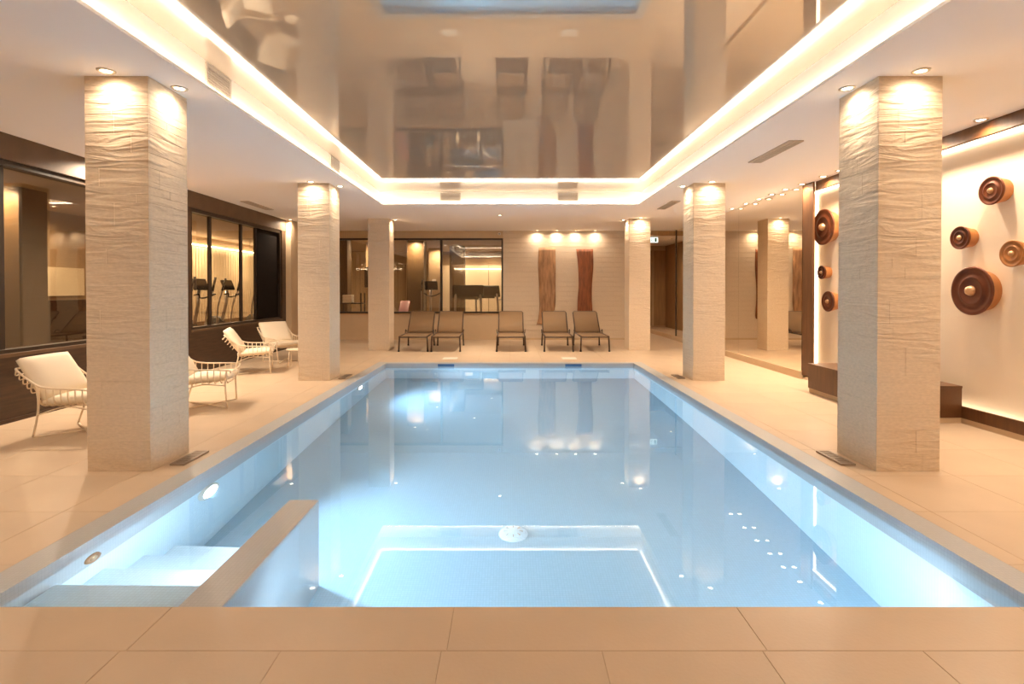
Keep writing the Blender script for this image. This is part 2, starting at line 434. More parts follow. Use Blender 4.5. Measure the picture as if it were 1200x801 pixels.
# ------------------------------------------------------------------ ceiling
cl = MB()
for (x0, x1, y0, y1) in ((XL - .1, LX0, YF, YB), (LX1, XR + .4, YF, YB), (LX0, LX1, YF, LY0), (LX0, LX1, LY1, YB), (3.2, XR + .4, YB, 19.2)):
    cl.box(x0, x1, y0, y1, ZC, ZC + .025)
ceil = struct('ceiling', cl, M['paint'])
GAP = .065
cw = MB()
cw.box(LX0 - GAP - .05, LX0 - GAP, LY0 - GAP, LY1 + GAP, ZC + .025, ZG + .05)
cw.box(LX1 + GAP, LX1 + GAP + .05, LY0 - GAP, LY1 + GAP, ZC + .025, ZG + .05)
cw.box(LX0 - GAP, LX1 + GAP, LY1 + GAP, LY1 + GAP + .05, ZC + .025, ZG + .05)
cw.box(LX0 - GAP, LX1 + GAP, LY0 - GAP - .05, LY0 - GAP, ZC + .025, ZG + .05)
struct('cove_wall', cw, M['cove'])
gc = MB().box(LX0 - GAP, LX1 + GAP, LY0 - GAP, LY1 + GAP, ZG, ZG + .04)
gl = struct('lacquer_ceiling', gc, M['lacquer'])
g1 = GAP - .012
for (nm, b4) in (('left side of', (LX0 - g1, LX0 - g1 + .03, LY0, LY1)), ('right side of', (LX1 + g1 - .03, LX1 + g1, LY0, LY1)),
                 ('far end of', (LX0, LX1, LY1 + g1 - .03, LY1 + g1)), ('near end of', (LX0, LX1, LY0 - g1, LY0 - g1 + .03))):
    o = box(*b4, ZC + .025, ZC + .037).build('led_strip', M['led'])
    tag(o, f'glowing warm light strip along the {nm} the ceiling cove', 'light strip', 'cove light strips')

# vents on cove wall: local plane YZ, facing -X after rotation
def grille(name, loc, rz, w_, h_, label, cat, n, group, flat=False, vert=False, m_='grille'):
    """face in local XZ plane looking along -Y; flat=True turns it to look down"""
    t = thing(name, label, cat, loc, rz, group)
    if flat: t.rotation_euler = (PI / 2 * flat, 0, rz)
    box(-w_ / 2, w_ / 2, -.003, .0, -h_ / 2, h_ / 2).build('backing', M['slot'], t)
    f = MB(); b_ = .018
    f.box(-w_ / 2 - b_, w_ / 2 + b_, -.014, 0, h_ / 2, h_ / 2 + b_); f.box(-w_ / 2 - b_, w_ / 2 + b_, -.014, 0, -h_ / 2 - b_, -h_ / 2)
    f.box(-w_ / 2 - b_, -w_ / 2, -.014, 0, -h_ / 2, h_ / 2); f.box(w_ / 2, w_ / 2 + b_, -.014, 0, -h_ / 2, h_ / 2)
    f.build('frame', M[m_], t)
    me = None
    for k in range(n):
        if vert:
            q = -w_ / 2 + (k + .5) * w_ / n
            if me is None: me = box(-w_ / n * .28, w_ / n * .28, -.012, -.003, -h_ / 2, h_ / 2).mesh('slat', M[m_])
            p = (q, 0, 0)
        else:
            q = -h_ / 2 + (k + .5) * h_ / n
            if me is None: me = box(-w_ / 2, w_ / 2, -.012, -.003, -h_ / n * .28, h_ / n * .34).mesh('slat', M[m_])
            p = (0, 0, q)
        s_ = bpy.data.objects.new('slat', me); COL.objects.link(s_); s_.parent = t; s_.location = p
    return t
yv = LY1 + GAP
zv = 3.075
grille('air_vent', (-1.10, yv, zv), 0, .34, .12, 'slatted air vent on the far cove wall, left of the pair', 'vent', 6, 'cove air vents', m_='cove_grille')
grille('air_vent', (1.09, yv, zv), 0, .34, .12, 'slatted air vent on the far cove wall, right of the pair', 'vent', 6, 'cove air vents', m_='cove_grille')
grille('air_vent', (LX0 - GAP, 4.42, zv), PI / 2, .34, .14, 'slatted air vent on the left cove wall above the nearest column', 'vent', 7, 'cove air vents', m_='cove_grille')
grille('air_vent', (LX0 - GAP, 7.35, zv), PI / 2, .34, .14, 'slatted air vent on the left cove wall by the second column', 'vent', 7, 'cove air vents', m_='cove_grille')
for (x, y, l_, lab) in ((3.02, 6.06, .92, 'linear slot vent in right soffit left of the nearest right column'),
                        (2.95, 9.85, .9, 'linear slot vent in right soffit beyond the second right column'),
                        (-4.70, 9.9, .95, 'linear slot vent in left soffit above the armchairs')):
    grille('slot_vent', (x, y, ZC), PI / 2, l_, .12, lab, 'vent', 3, 'soffit slot vents', flat=1)

# ------------------------------------------------------------------ downlights
ring_me = MB().lathe([(.038, -.004), (.044, -.010), (.056, -.008), (.060, 0), (.036, 0), (.036, -.003)], 24).mesh('trim_ring', M['ring'])
lens_me = MB().lathe([(0, -.003), (.036, -.003)], 20).mesh('lens', M['lens'])
LD = {}
def downlight(x, y, label, group, power, size=75, z=ZC, blend=1.0, soft=.035):
    t = thing('downlight', label, 'downlight', (x, y, z), 0, group)
    for nm, me in (('trim_ring', ring_me), ('lens', lens_me)):
        o = bpy.data.objects.new(nm, me); COL.objects.link(o); o.parent = t
    # one reflector lamp: a tight beam and the wide spill around it
    for nm, en, sz in (('beam', power[0], size), ('spill', power[1], 165)):
        k = (en, sz)
        if k not in LD:
            l = bpy.data.lights.new(nm, 'SPOT'); l.energy = en; l.color = WARM
            l.spot_size = math.radians(sz); l.spot_blend = blend; l.shadow_soft_size = soft; LD[k] = l
        o = bpy.data.objects.new(nm, LD[k]); COL.objects.link(o); o.parent = t; o.location = (0, 0, -.015)
    return t

# ------------------------------------------------------------------ stone columns
def stone_piece(face, u0, u1, z0, z1, hw, t0, t1):
    """piece on a column face: tangent span u0..u1, height z0..z1, from depth t0 out to t1"""
    c = .0012; g_ = .0005
    u0 += g_; u1 -= g_; z0 += g_; z1 -= g_
    vs = []
    for d_, i in ((t0, 0), (t1 - c, 0), (t1, c)):
        for (u, z) in ((u0 + i, z0 + i), (u1 - i, z0 + i), (u1 - i, z1 - i), (u0 + i, z1 - i)):
            if face == 0: vs.append((u, -d_, z))       # front, looking -Y
            elif face == 1: vs.append((d_, u, z))      # +X
            elif face == 2: vs.append((-u, d_, z))     # +Y
            else: vs.append((-d_, -u, z))              # -X
    fs = [(8, 9, 10, 11)]
    for r_ in (0, 4):
        for j in range(4): fs.append((r_ + j, r_ + (j + 1) % 4, r_ + 4 + (j + 1) % 4, r_ + 4 + j))
    return MB().add(vs, fs)
HW = .235
def column_pieces(seed):
    rn = random.Random(seed); z = 0; out = []
    while z < ZC - .001:
        h = rn.choice((.06, .08, .11, .14, .17, .21))
        if z + h > ZC - .05: h = ZC - z
        for face in range(4):
            k = rn.random(); lim = HW - .012
            cut = [-HW if face % 2 == 0 else -lim, HW if face % 2 == 0 else lim]
            if k > .62: cut.insert(1, rn.uniform(-.15, .15))
            for a, b_ in zip(cut[:-1], cut[1:]):
                out.append((face, a, b_, z, z + h, HW - .012, HW + rn.uniform(-.001, .001)))
        z += h
    return out
def column_near(seed):
    root = thing('stone_column', 'x', 'column', (0, 0, 0), 0, 'stone clad columns')
    box(-HW + .006, HW - .006, -HW + .006, HW - .006, 0, ZC).build('core', M['core'], root)
    for p in column_pieces(seed):
        stone_piece(p[0], p[1], p[2], p[3], p[4], HW, p[5], p[6]).build('stone_tile', M['stone'], root, recalc=False)
    return root
def column_far(seed):
    root = thing('stone_column', 'x', 'column', (0, 0, 0), 0, 'stone clad columns')
    box(-HW + .006, HW - .006, -HW + .006, HW - .006, 0, ZC).build('core', M['core'], root)
    mb = MB()
    for p in column_pieces(seed):
        q = stone_piece(p[0], p[1], p[2], p[3], p[4], HW, p[5], p[6]); mb.add(q.v, q.f)
    o = mb.build('stone_cladding', M['stone'], root, recalc=False); o['kind'] = 'stuff'
    return root
CXL, CXR = -2.895, 2.955
CY = (4.145, 8.06, 11.95)
c1 = column_near(3); c2 = column_near(11); c3 = column_far(5)
cols = [(c1, CXL, CY[0], 'nearest left stone clad column standing beside the pool steps'),
        (copy_tree(c2), CXL, CY[1], 'second left stone clad column standing behind the row of armchairs'),
        (c3, CXL, CY[2], 'farthest left stone clad column in front of the gym window'),
        (c2, CXR, CY[0], 'nearest right stone clad column standing before the gong wall'),
        (copy_tree(c1), CXR, CY[1], 'second right stone clad column standing before the mirror wall'),
        (copy_tree(c3), 2.885, CY[2], 'farthest right stone clad column beside the passage opening')]
for o, x, y, lab in cols:
    o.location = (x, y, 0); o['label'] = lab
names = ('nearest left', 'second left', 'farthest left', 'nearest right', 'second right', 'farthest right')
for (o, x, y, lab), nm in zip(cols, names):
    inx = x + (HW + .085) * (1 if x < 0 else -1)
    if nm != 'farthest left':
        downlight(x, y - HW - .095, f'recessed downlight over the front face of the {nm} column', 'column downlights', P_COLUMN, 42)
    downlight(inx, y, f'recessed downlight over the pool side face of the {nm} column', 'column downlights', P_COLUMN, 42)

# floor grilles
for (x, y, lab) in ((-2.55, 4.21, 'nearest left'), (2.60, 4.21, 'nearest right'), (-2.53, 8.15, 'second left'), (2.60, 8.15, 'second right')):
    t = grille('floor_grille', (x, y, .0), PI / 2, .30, .075, f'small metal floor grille between the pool and the {lab} column', 'grille', 9, 'deck floor grilles', flat=-1, vert=True, m_='floor_grille')

# ------------------------------------------------------------------ left wall with smoked windows
W1 = (1.2, 6.9); W2 = (8.43, 11.80); ZS, ZT = .71, 2.66
wl = MB()
wl.box(XL - .16, XL, YF, 12.0, 0, ZS - .03)
wl.box(XL - .16, XL, YF, W1[0], ZS - .03, ZT)
wl.box(XL - .16, XL, W1[1], W2[0], ZS - .03, ZT)
wl.box(XL - .16, XL, W2[1], 12.0, ZS - .03, ZT)
struct('wall_left', wl, M['dark_wood'])
struct('trim_1', box(XL - .16, XL + .012, YF, 12.0, ZT, ZC), M['fascia'])
struct('baseboard_left', box(XL, XL + .015, YF, 12.0, 0, .04), M['dark_wood'])
struct('trim_2', box(XL - .16, XL + .12, 12.0, 12.42, 0, ZC), M['tan'])
def left_window(name, y0, y1, mull, solid=None):
    r_ = structure_root(name)
    f = MB(); t_ = .06
    f.box(XL - .15, XL - .02, y0, y1, ZT - t_, ZT); f.box(XL - .15, XL - .02, y0, y1, ZS - .03, ZS + .03)
    f.box(XL - .15, XL - .02, y0, y0 + t_, ZS, ZT); f.box(XL - .15, XL - .02, y1 - t_, y1, ZS, ZT)
    f.build('window_frame', M['frame'], r_)
    box(XL - .02, XL + .02, y0, y1, ZS - .045, ZS - .01).build('window_sill', M['fascia'], r_)
    ed = [y0 + t_] + list(mull) + [y1 - t_]
    for y in mull: box(XL - .115, XL - .07, y - .028, y + .028, ZS, ZT).build('mullion', M['frame'], r_)
    for a, b_ in zip(ed[:-1], ed[1:]):
        if solid and a >= solid - .01: box(XL - .10, XL - .07, a, b_, ZS, ZT).build('dark_panel', M['matte_black'], r_)
        else: box(XL - .10, XL - .092, a, b_, ZS, ZT).build('pane', M['glass_dark'], r_)
left_window('window_1', *W1, (2.6, 4.0, 5.36))
left_window('window_2', *W2, (9.11, 10.17, 10.75), 10.75)

# ------------------------------------------------------------------ back wall
BX0, BX1 = -4.80, -.17; BZ0, BZ1 = .71, 2.72; OPX = 3.72
wb = MB()
wb.box(XL - .1, BX0, YB, YB + .14, 0, ZC); wb.box(BX0, BX1, YB, YB + .14, 0, BZ0); wb.box(BX0, BX1, YB, YB + .14, BZ1, ZC)
struct('wall_back', wb, M['tan'])
struct('wall_art', box(BX1, OPX, YB, YB + .14, 0, ZC), M['stone_wall'])
struct('trim_3', box(OPX, XR, YB, YB + .14, 2.80, ZC), M['tan_dark'])
struct('wall_corner', box(XL - .1, XL, 12.42, YB + .14, 0, ZC), M['tan'])
struct('baseboard_back', box(XL, OPX, YB - .012, YB, 0, .05), M['tan'])
r_ = structure_root('window_3')
f = MB(); t_ = .045
f.box(BX0, BX1, YB - .02, YB + .10, BZ1 - t_, BZ1); f.box(BX0, BX1, YB - .02, YB + .10, BZ0, BZ0 + t_)
f.box(BX0, BX0 + t_, YB - .02, YB + .10, BZ0, BZ1); f.box(BX1 - t_, BX1, YB - .02, YB + .10, BZ0, BZ1)
f.build('window_frame', M['frame'], r_)
for x in (-3.38, -1.83): box(x - .028, x + .028, YB - .01, YB + .09, BZ0, BZ1).build('mullion', M['frame'], r_)
for a, b_ in ((BX0 + t_, -3.38), (-3.38, -1.83), (-1.83, BX1 - t_)):
    box(a, b_, YB + .04, YB + .05, BZ0 + .02, BZ1 - .02).build('pane', M['glass'], r_)
box(BX0, BX1, YB - .03, YB, BZ0 - .025, BZ0).build('window_sill', M['tan_dark'], r_)

# driftwood boards on the art wall
def board(name, left, right, m_, label):
    mb = MB()
    L = [(p[0], 0, p[1]) for p in cat_rom([(x, z, 0) for x, z in left], 5)]; Rr = [(p[0], 0, p[1]) for p in cat_rom([(x, z, 0) for x, z in right], 5)]
    n = min(len(L), len(Rr)); vs = []; fs = []
    for i in range(n):
        a, b_ = Vector(L[i]), Vector(Rr[i])
        for j in range(6):
            p = a.lerp(b_, j / 5); bow = .012 * math.sin(j / 5 * PI) + .006 * math.sin(i * .5 + j * 1.1)
            vs.append((p.x, YB - .035 - bow, p.z))
    k = len(vs)
    vs += [(x, YB - .002, z) for x, _, z in vs]
    for i in range(n - 1):
        for j in range(5):
            q = i * 6 + j; fs.append((q, q + 1, q + 7, q + 6)); fs.append((k + q, k + q + 6, k + q + 7, k + q + 1))
        q = i * 6; fs.append((q, q + 6, k + q + 6, k + q)); fs.append((q + 5, k + q + 5, k + q + 11, q + 11))
    for j in range(5):
        fs.append((j, k + j, k + j + 1, j + 1)); q = (n - 1) * 6 + j; fs.append((q, q + 1, k + q + 1, k + q))
    o = mb.add(vs, fs, True).build(name, m_); tag(o, label, 'wall art', 'driftwood wall boards'); return o
def bp_(zx, zy): return ((570 + zx / 4.214 - 597) / 43.66, 1.35 + (339 - (240 + zy / 4.214)) / 43.66)
board('driftwood_board', [bp_(*p) for p in ((258, 210), (255, 300), (260, 400), (262, 500), (256, 560), (247, 588))],
      [bp_(*p) for p in ((340, 210), (342, 300), (341, 400), (339, 500), (318, 560), (287, 590))], M['art_pale'], 'pale wavy edged driftwood board on the back wall, left of the pair')
board('driftwood_board', [bp_(*p) for p in ((443, 218), (452, 300), (455, 390), (450, 470), (449, 540), (452, 560))],
      [bp_(*p) for p in ((525, 218), (527, 300), (521, 390), (520, 470), (524, 540), (521, 562))], M['art_red'], 'reddish brown wavy driftwood board on the back wall, right of the pair')
for x, nm in ((.73, 'first from left'), (1.26, 'second from left'), (1.76, 'third from left'), (2.29, 'rightmost')):
    downlight(x, YB - .13, f'recessed downlight above the driftwood wall, {nm} of four', 'art wall downlights', P_ART, 38)
o = thing('wall_sensor', 'small white sensor high on back wall above the window', 'sensor', (-.27, YB, 2.84))
box(-.035, .035, -.05, 0, -.03, .03).build('housing', M['white'], o, .008); box(-.02, .02, -.054, -.05, -.018, .004).build('eye', M['black'], o)
downlight(-.2, 11.2, 'lone ceiling downlight between the cove and the back wall', 'soffit downlights', P_LEFT, 100)
for y, nm in ((6.5, 'nearer'), (7.7, 'farther')):  # hidden lamps added to brighten the left deck
    downlight(-4.85, y, f'added fill downlight by the left wall hidden behind the nearest left column, {nm} of two', 'soffit downlights', P_LEFT, 90)
downlight(-4.92, 11.9, 'ceiling downlight above the tan pilaster at the left wall', 'soffit downlights', P_ROW, 60)

# passage behind the opening
struct('wall_passage_left', box(3.10, 3.2, YB + .14, 19.2, 0, ZC), M['tan_dark'])
pw = structure_root('wall_passage_end')
box(3.2, XR, 19.1, 19.2, 0, ZC).build('backing', M['tan'], pw)
for xa, xb in ((3.2, 3.62), (3.70, 4.1), (4.16, 4.5)): box(xa, xb, 19.07, 19.1, .05, 2.75).build('panel', M['tan_dark'], pw)
sg = thing('exit_sign', 'small hanging exit sign at the top of the passage opening', 'sign', (3.93, 14.45, 2.70))
box(-.12, .12, -.015, .015, -.07, .07).build('sign_face', M['sign'], sg)
box(-.005, .005, -.005, .005, .07, ZC - 2.70).build('hanger', M['steel'], sg)
pic = MB(); pic.lathe([(0, 0), (.014, 0), (.014, .004), (0, .004)], 12, Matrix.Translation((-.05, -.015, .04)) @ Matrix.Rotation(PI / 2, 4, 'X'))
pic.tube([(-.05, -.017, .024), (-.056, -.017, -.01), (-.03, -.017, -.03), (-.035, -.017, -.055)], .008, 6)
pic.tube([(-.056, -.017, -.01), (-.08, -.017, -.04)], .008, 6); pic.tube([(-.05, -.017, .018), (-.02, -.017, .005)], .006, 6)
pic.box(.03, .085, -.019, -.015, -.055, .055)
pic.build('pictogram', M['green'], sg)
downlight(3.85, 16.3, 'ceiling downlight inside the passage beyond the opening', 'soffit downlights', P_DECK, 110)

# ------------------------------------------------------------------ right wall: mirror, gong wall
struct('wall_right', box(XR + .34, XR + .40, YF, 19.2, 0, ZC), M['tan'])
mr_ = thing('wall_mirror', 'tall frameless wall mirror on right wall beyond the gong panel', 'mirror', (XR, 0, 0))
for a, b_ in ((7.99, 10.20), (10.203, 12.10), (12.103, 14.0), (14.05, 16.6), (16.603, 19.1)):
    box(-.004, .012, a, b_, .12, ZC - .004).build('mirror_panel', M['mirror'], mr_)
struct('baseboard_right', box(XR - .035, XR + .02, 7.99, 19.1, 0, .115), M['tan'])
struct('trim_4', box(XR + .012, XR + .06, 8.12, 19.1, 0, ZC), M['tan'])
struct('trim_5', box(XR - .02, XR + .0, 14.0, 14.04, .1, ZC), M['frame'])
for y, nm in zip((10.3, 9.7, 9.2, 8.75, 8.32), ('farthest', 'second farthest', 'middle', 'second nearest', 'nearest')):
    downlight(4.33, y, f'small ceiling downlight along the top of the mirror, {nm} of five', 'mirror downlights', P_ROW, 85)
# gong wall
GY0, GY1 = 1.6, 7.72; XP = 4.68
struct('wall_gong_reveal', box(4.45, XP, 8.10, 8.20, .05, ZC), M['backlit'])
gp = struct('wall_gong', box(XP, XP + .06, GY0, 8.2, .0, ZC), M['backlit'])
gf = thing('gong_wall_frame', 'brown wooden frame around the lit gong wall', 'frame', (0, 0, 0))
box(4.42, 4.45, GY1, 7.985, .06, ZC).build('side_post', M['panel_wood'], gf, .003)
box(4.46, 4.50, GY0, GY1, 2.79, ZC).build('top_rail', M['panel_wood'], gf, .003)
box(4.575, 4.60, GY0, GY1, .05, .17).build('bottom_rail', M['panel_wood'], gf, .003)
box(4.58, XP, GY0, 7.985, 0, .05).build('base', M['tan'], gf)
for nm, b6 in (('top', (4.65, 4.67, GY0, 8.08, 2.805, 2.835)), ('left side', (4.55, 4.70, GY1 - .012, GY1 - .004, .20, 2.80)), ('bottom', (4.62, 4.645, GY0, 8.08, .12, .135))):
    if nm == 'left side': b6 = (4.655, 4.675, 8.03, 8.06, .20, 2.80)
    o = box(*b6).build('led_strip', M['led_panel']); tag(o, f'warm light strip glowing along the {nm} of the gong wall', 'light strip', 'gong wall light strips')
for y, nm in ((4.91, 'above the topmost gong'), (5.5, 'just behind the nearest right column'), (6.3, 'added fill midway behind the nearest right column'), (7.0, 'added fill at the far edge of the nearest right column'), (7.37, 'second from the mirror end'), (7.9, 'next to the mirror end')):  # the two middle lamps are unseen, added for more deck light
    downlight(4.36, y, f'ceiling downlight along the gong wall, {nm}', 'gong wall downlights', P_PANEL, 60)
def gong(y, z, r, m_, label):
    t = thing('gong', label, 'gong', (XP, y, z), 0, 'gongs on the lit wall')
    R = Matrix.Rotation(-PI / 2, 4, 'Y')
    d_ = .10 + .12 * r
    MB().lathe([(r * .80, 0), (r * .84, d_ * .3), (r * .97, d_ * .85)], 40, R).build('body', M['gong_side'], t)
    prof = [(r * .97, d_ * .85), (r, d_ * .92), (r, d_), (r * .96, d_ + .006), (r * .86, d_ + .002), (r * .80, d_ - .004), (r * .62, d_ - .004), (r * .58, d_ + .006), (r * .52, d_ + .008), (r * .48, d_ + .001), (r * .2, d_ + .003), (0, d_ + .003)]
    MB().lathe(prof, 40, R).build('disc', m_, t)
    q = max(.022, r * .2)
    MB().lathe([(q * 1.1, d_), (q, d_ + q * .35), (q * .8, d_ + q * .75), (q * .45, d_ + q), (0, d_ + q * 1.08)], 24, R).build('boss', M['boss'], t)
gong(5.215, 1.337, .240, M['bronze'], 'largest dark red brown gong right of the nearest right column')
gong(5.026, 2.286, .134, M['bronze'], 'dark brown gong highest on the wall right of the nearest right column')
gong(5.372, 1.874, .117, M['bronze'], 'small brown gong just above the largest dark gong')
gong(4.813, 1.676, .122, M['bronze_light'], 'amber brown gong at the right edge above the largest gong')
gong(7.69, 2.255, .262, M['bronze'], 'large brown gong highest of three left of the nearest right column')
gong(7.75, 1.60, .10, M['bronze'], 'smallest brown gong in the middle of three near the mirror')
gong(7.583, 1.179, .147, M['bronze'], 'mid sized brown gong lowest of three near the mirror')
bn = thing('wooden_bench', 'low dark brown box bench against the gong wall', 'bench', (4.24, 6.155, 0))
box(-.295, .33, -.825, .825, .055, .352).build('body', M['panel_wood'], bn, .004)
box(-.30, .33, -.83, .83, .352, .378).build('top', M['panel_wood'], bn, .003)
box(-.285, .33, -.815, .815, 0, .055).build('plinth', M['tan'], bn)
bw = thing('bowl', 'small dark round bowl on top of the low brown bench', 'bowl', (4.22, 6.52, .378))
MB().lathe([(0, .008), (.04, .010), (.075, .045), (.08, .05), (.082, .045), (.05, .004), (.045, 0), (0, 0)], 24).build('body', M['black'], bw)

# ------------------------------------------------------------------ sun loungers
def make_lounger():
    t = thing('sun_lounger', 'x', 'sun lounger', (0, 0, 0), 0, 'sun loungers along the back wall')
    W, zs = .30, .325
    f = MB(); fm = M['lounger_frame']
    for s in (-1, 1): f.tube([(s * W, 0, zs), (s * W, 1.32, zs)], .017, 8)
    for y in (.0, .66, 1.32): f.tube([(-W, y, zs - .01), (W, y, zs - .01)], .014, 8)
    f.build('seat_frame', fm, t)
    MB().add([(-W + .012, .0, zs + .012), (W - .012, 0, zs + .012), (W - .012, .3, zs + .002), (-W + .012, .3, zs + .002), (W - .012, 1.08, zs + .006), (-W + .012, 1.08, zs + .006),
              (-W + .012, .0, zs + .006), (W - .012, 0, zs + .006), (W - .012, .3, zs - .004), (-W + .012, .3, zs - .004), (W - .012, 1.08, zs), (-W + .012, 1.08, zs)],
             [(0, 1, 2, 3), (3, 2, 4, 5), (7, 6, 9, 8), (8, 9, 11, 10), (0, 6, 7, 1), (5, 4, 10, 11)], True).build('seat_sling', M['sling'], t)
    a = math.radians(42); L = .70; y0 = 1.10
    def bk(u, v, off=0): return (u, y0 + v * math.cos(a) - off * math.sin(a), zs + .01 + v * math.sin(a) + off * math.cos(a))
    f = MB(); Wb = W - .008
    f.tube([bk(-Wb, 0), bk(-Wb, L - .04), bk(-Wb + .03, L), bk(Wb - .03, L), bk(Wb, L - .04), bk(Wb, 0)], .015, 8)
    f.tube([bk(-Wb, .02), bk(Wb, .02)], .012, 8)
    f.build('back_frame', fm, t)
    q = Wb - .008
    MB().add([bk(-q, 0, .012), bk(q, 0, .012), bk(q, L / 2, -.002), bk(-q, L / 2, -.002), bk(q, L, .012), bk(-q, L, .012),
              bk(-q, 0, .006), bk(q, 0, .006), bk(q, L / 2, -.008), bk(-q, L / 2, -.008), bk(q, L, .006), bk(-q, L, .006)],
             [(0, 1, 2, 3), (3, 2, 4, 5), (7, 6, 9, 8), (8, 9, 11, 10), (0, 6, 7, 1), (5, 4, 10, 11)], True).build('back_sling', M['sling'], t)
    MB().tube([(-Wb, 1.30, zs), bk(-Wb + .01, .42)], .010, 6).tube([(Wb, 1.30, zs), bk(Wb - .01, .42)], .010, 6).build('back_support', fm, t)
    for s in (-1, 1):
        MB().tube([(s * W, .02, zs), (s * (W + .012), 0, .02)], .018, 8).build('leg', fm, t)
        MB().tube([(s * W, 1.26, zs), (s * (W + .012), 1.30, .02)], .018, 8).build('leg', fm, t)
        l1 = [o for o in t.children if o.name.startswith('leg')][-2:]
        for l, y in zip(l1, (0, 1.30)):
            MB().lathe([(0, 0), (.022, 0), (.022, .03), (.019, .03)], 10, Matrix.Translation((s * (W + .012), y, 0))).build('foot_cap', M['black'], l)
        MB().tube([(s * (W + .025), .95, zs), (s * (W + .03), 1.02, zs + .08), (s * (W + .025), 1.12, zs + .03)], .011, 6, 4).build('hinge_bracket', fm, t)
    return t
proto = make_lounger()
for i, (x, y, rz, lab) in enumerate(((-2.09, 11.47, .03, 'brown mesh sun lounger leftmost in the row beside the far left column'),
                                     (-1.38, 11.45, .03, 'brown mesh sun lounger second from left under the gym window'),
                                     (.035, 11.46, 0, 'brown mesh sun lounger standing alone in the middle of the row'),
                                     (1.07, 11.47, -.02, 'brown mesh sun lounger in front of the pale driftwood board'),
                                     (1.86, 11.48, .0, 'brown mesh sun lounger rightmost in front of the red driftwood board'))):
    o = proto if i == 0 else copy_tree(proto)
    o.location = (x, y, 0); o.rotation_euler = (0, 0, rz); o['label'] = lab

# ------------------------------------------------------------------ wire armchairs
def cushion(w_, d_, h_, puff=.02):
    """pillow: gridded box, rounded edges"""
    n = 8; mb = MB(); vs = []; fs = []
    for side in (1, -1):
        for i in range(n + 1):
            for j in range(n + 1):
                u, v = i / n * 2 - 1, j / n * 2 - 1
                e = (max(0, 1 - abs(u) ** 6) * max(0, 1 - abs(v) ** 6)) ** .5
                vs.append((u * w_ / 2 * (1 - .02 * v * v), v * d_ / 2 * (1 - .02 * u * u), side * (h_ / 2 * (.45 + .55 * e) + puff * (1 - u * u) * (1 - v * v))))
    k = (n + 1) ** 2
    for i in range(n):
        for j in range(n):
            q = i * (n + 1) + j
            fs.append((q, q + n + 1, q + n + 2, q + 1)); fs.append((k + q, k + q + 1, k + q + n + 2, k + q + n + 1))
    rim = [i * (n + 1) for i in range(n + 1)] + [n * (n + 1) + j for j in range(1, n + 1)] + [i * (n + 1) + n for i in range(n - 1, -1, -1)] + [j for j in range(n - 1, 0, -1)]
    for a, b_ in zip(rim, rim[1:] + rim[:1]): fs.append((a, b_, k + b_, k + a))
    return mb.add(vs, fs, True)
def xf(mb, mtx):
    mb.v = [tuple(mtx @ Vector(v)) for v in mb.v]; return mb
def make_armchair():
    t = thing('wire_armchair', 'x', 'armchair', (0, 0, 0), 0, 'cream wire armchairs along the left wall')
    cm = M['chair_metal']; W = .335
    rail = [(.34, -W + .06, .455), (.33, -W, .49), (.15, -W, .505), (-.12, -W, .52), (-.24, -W, .56), (-.42, -W, .70), (-.445, -W + .06, .715)]
    rail_full = cat_rom(rail, 5) + [Vector(p) for p in cat_rom([(x, -y, z) for x, y, z in rail[::-1]], 5)]
    MB().tube(rail_full, .010, 8, 0, True).build('rim_rail', cm, t)
    me = None
    for k in range(8):                                   # hoops under the seat, rail to rail
        x = -.20 + k * .072
        z1 = .503 if x > -.1 else .525
        pts = [(x, -W, z1), (x, -W + .006, .40), (x, -W + .05, .335), (x, -W + .16, .322), (x, W - .16, .322), (x, W - .05, .335), (x, W - .006, .40), (x, W, z1)]
        MB().tube(pts, .0065, 6, 3).build('rod', cm, t)
    for k in range(5):                                   # hoops behind the back
        s = k / 4; x, z = -.27 - .155 * s, .575 + .12 * s
        pts = [(x, -W, z), (x - .03, -W + .03, z - .10 + .05 * s), (x - .055, -W + .14, z - .12 + .07 * s), (x - .055, W - .14, z - .12 + .07 * s), (x - .03, W - .03, z - .10 + .05 * s), (x, W, z)]
        MB().tube(pts, .0065, 6, 3).build('rod', cm, t)
    for s in (-1, 1):
        MB().tube([(-.23, s * W, .555), (-.215, s * .325, .40), (-.235, s * .31, .25), (-.30, s * .29, .012)], .0105, 8, 5).build('leg', cm, t)
        MB().tube([(.30, s * W, .49), (.285, s * .325, .30), (.30, s * .30, .012)], .0105, 8, 5).build('leg', cm, t)
        MB().tube([(-.235, s * .31, .24), (0, s * .27, .315), (.285, s * .325, .30)], .008, 6, 4).build('seat_brace', cm, t)
        MB().tube([(-.30, s * .29, .011), (0, 0, .013 + .006 * s), (.30, -s * .30, .011)], .009, 6).build('floor_rail', cm, t)
    xf(cushion(.58, .61, .09, .014), Matrix.Translation((.045, 0, .382)) @ Matrix.Rotation(-.05, 4, 'Y')).build('seat_cushion', M['cushion'], t)
    xf(cushion(.50, .61, .11, .014), Matrix.Translation((-.305, 0, .60)) @ Matrix.Rotation(math.radians(57), 4, 'Y')).build('back_cushion', M['cushion'], t)
    return t
proto = make_armchair()
for i, (x, y, rz, lab) in enumerate(((-4.06, 5.05, .02, 'cream wire armchair partly hidden left of the nearest left column'),
                                     (-3.53, 6.15, .30, 'cream wire armchair just right of the nearest left column'),
                                     (-4.17, 8.62, .36, 'cream wire armchair seen side on between the two left columns'),
                                     (-4.25, 9.95, -.62, 'cream wire armchair farthest away beside the second left column'))):
    o = proto if i == 0 else copy_tree(proto)
    o.location = (x, y, 0); o.rotation_euler = (0, 0, rz); o['label'] = lab; o.scale = (.89, .89, .89)
t = thing('side_table', 'small low cream metal side table between the two farthest armchairs', 'table', (-3.74, 9.28, 0), .2)
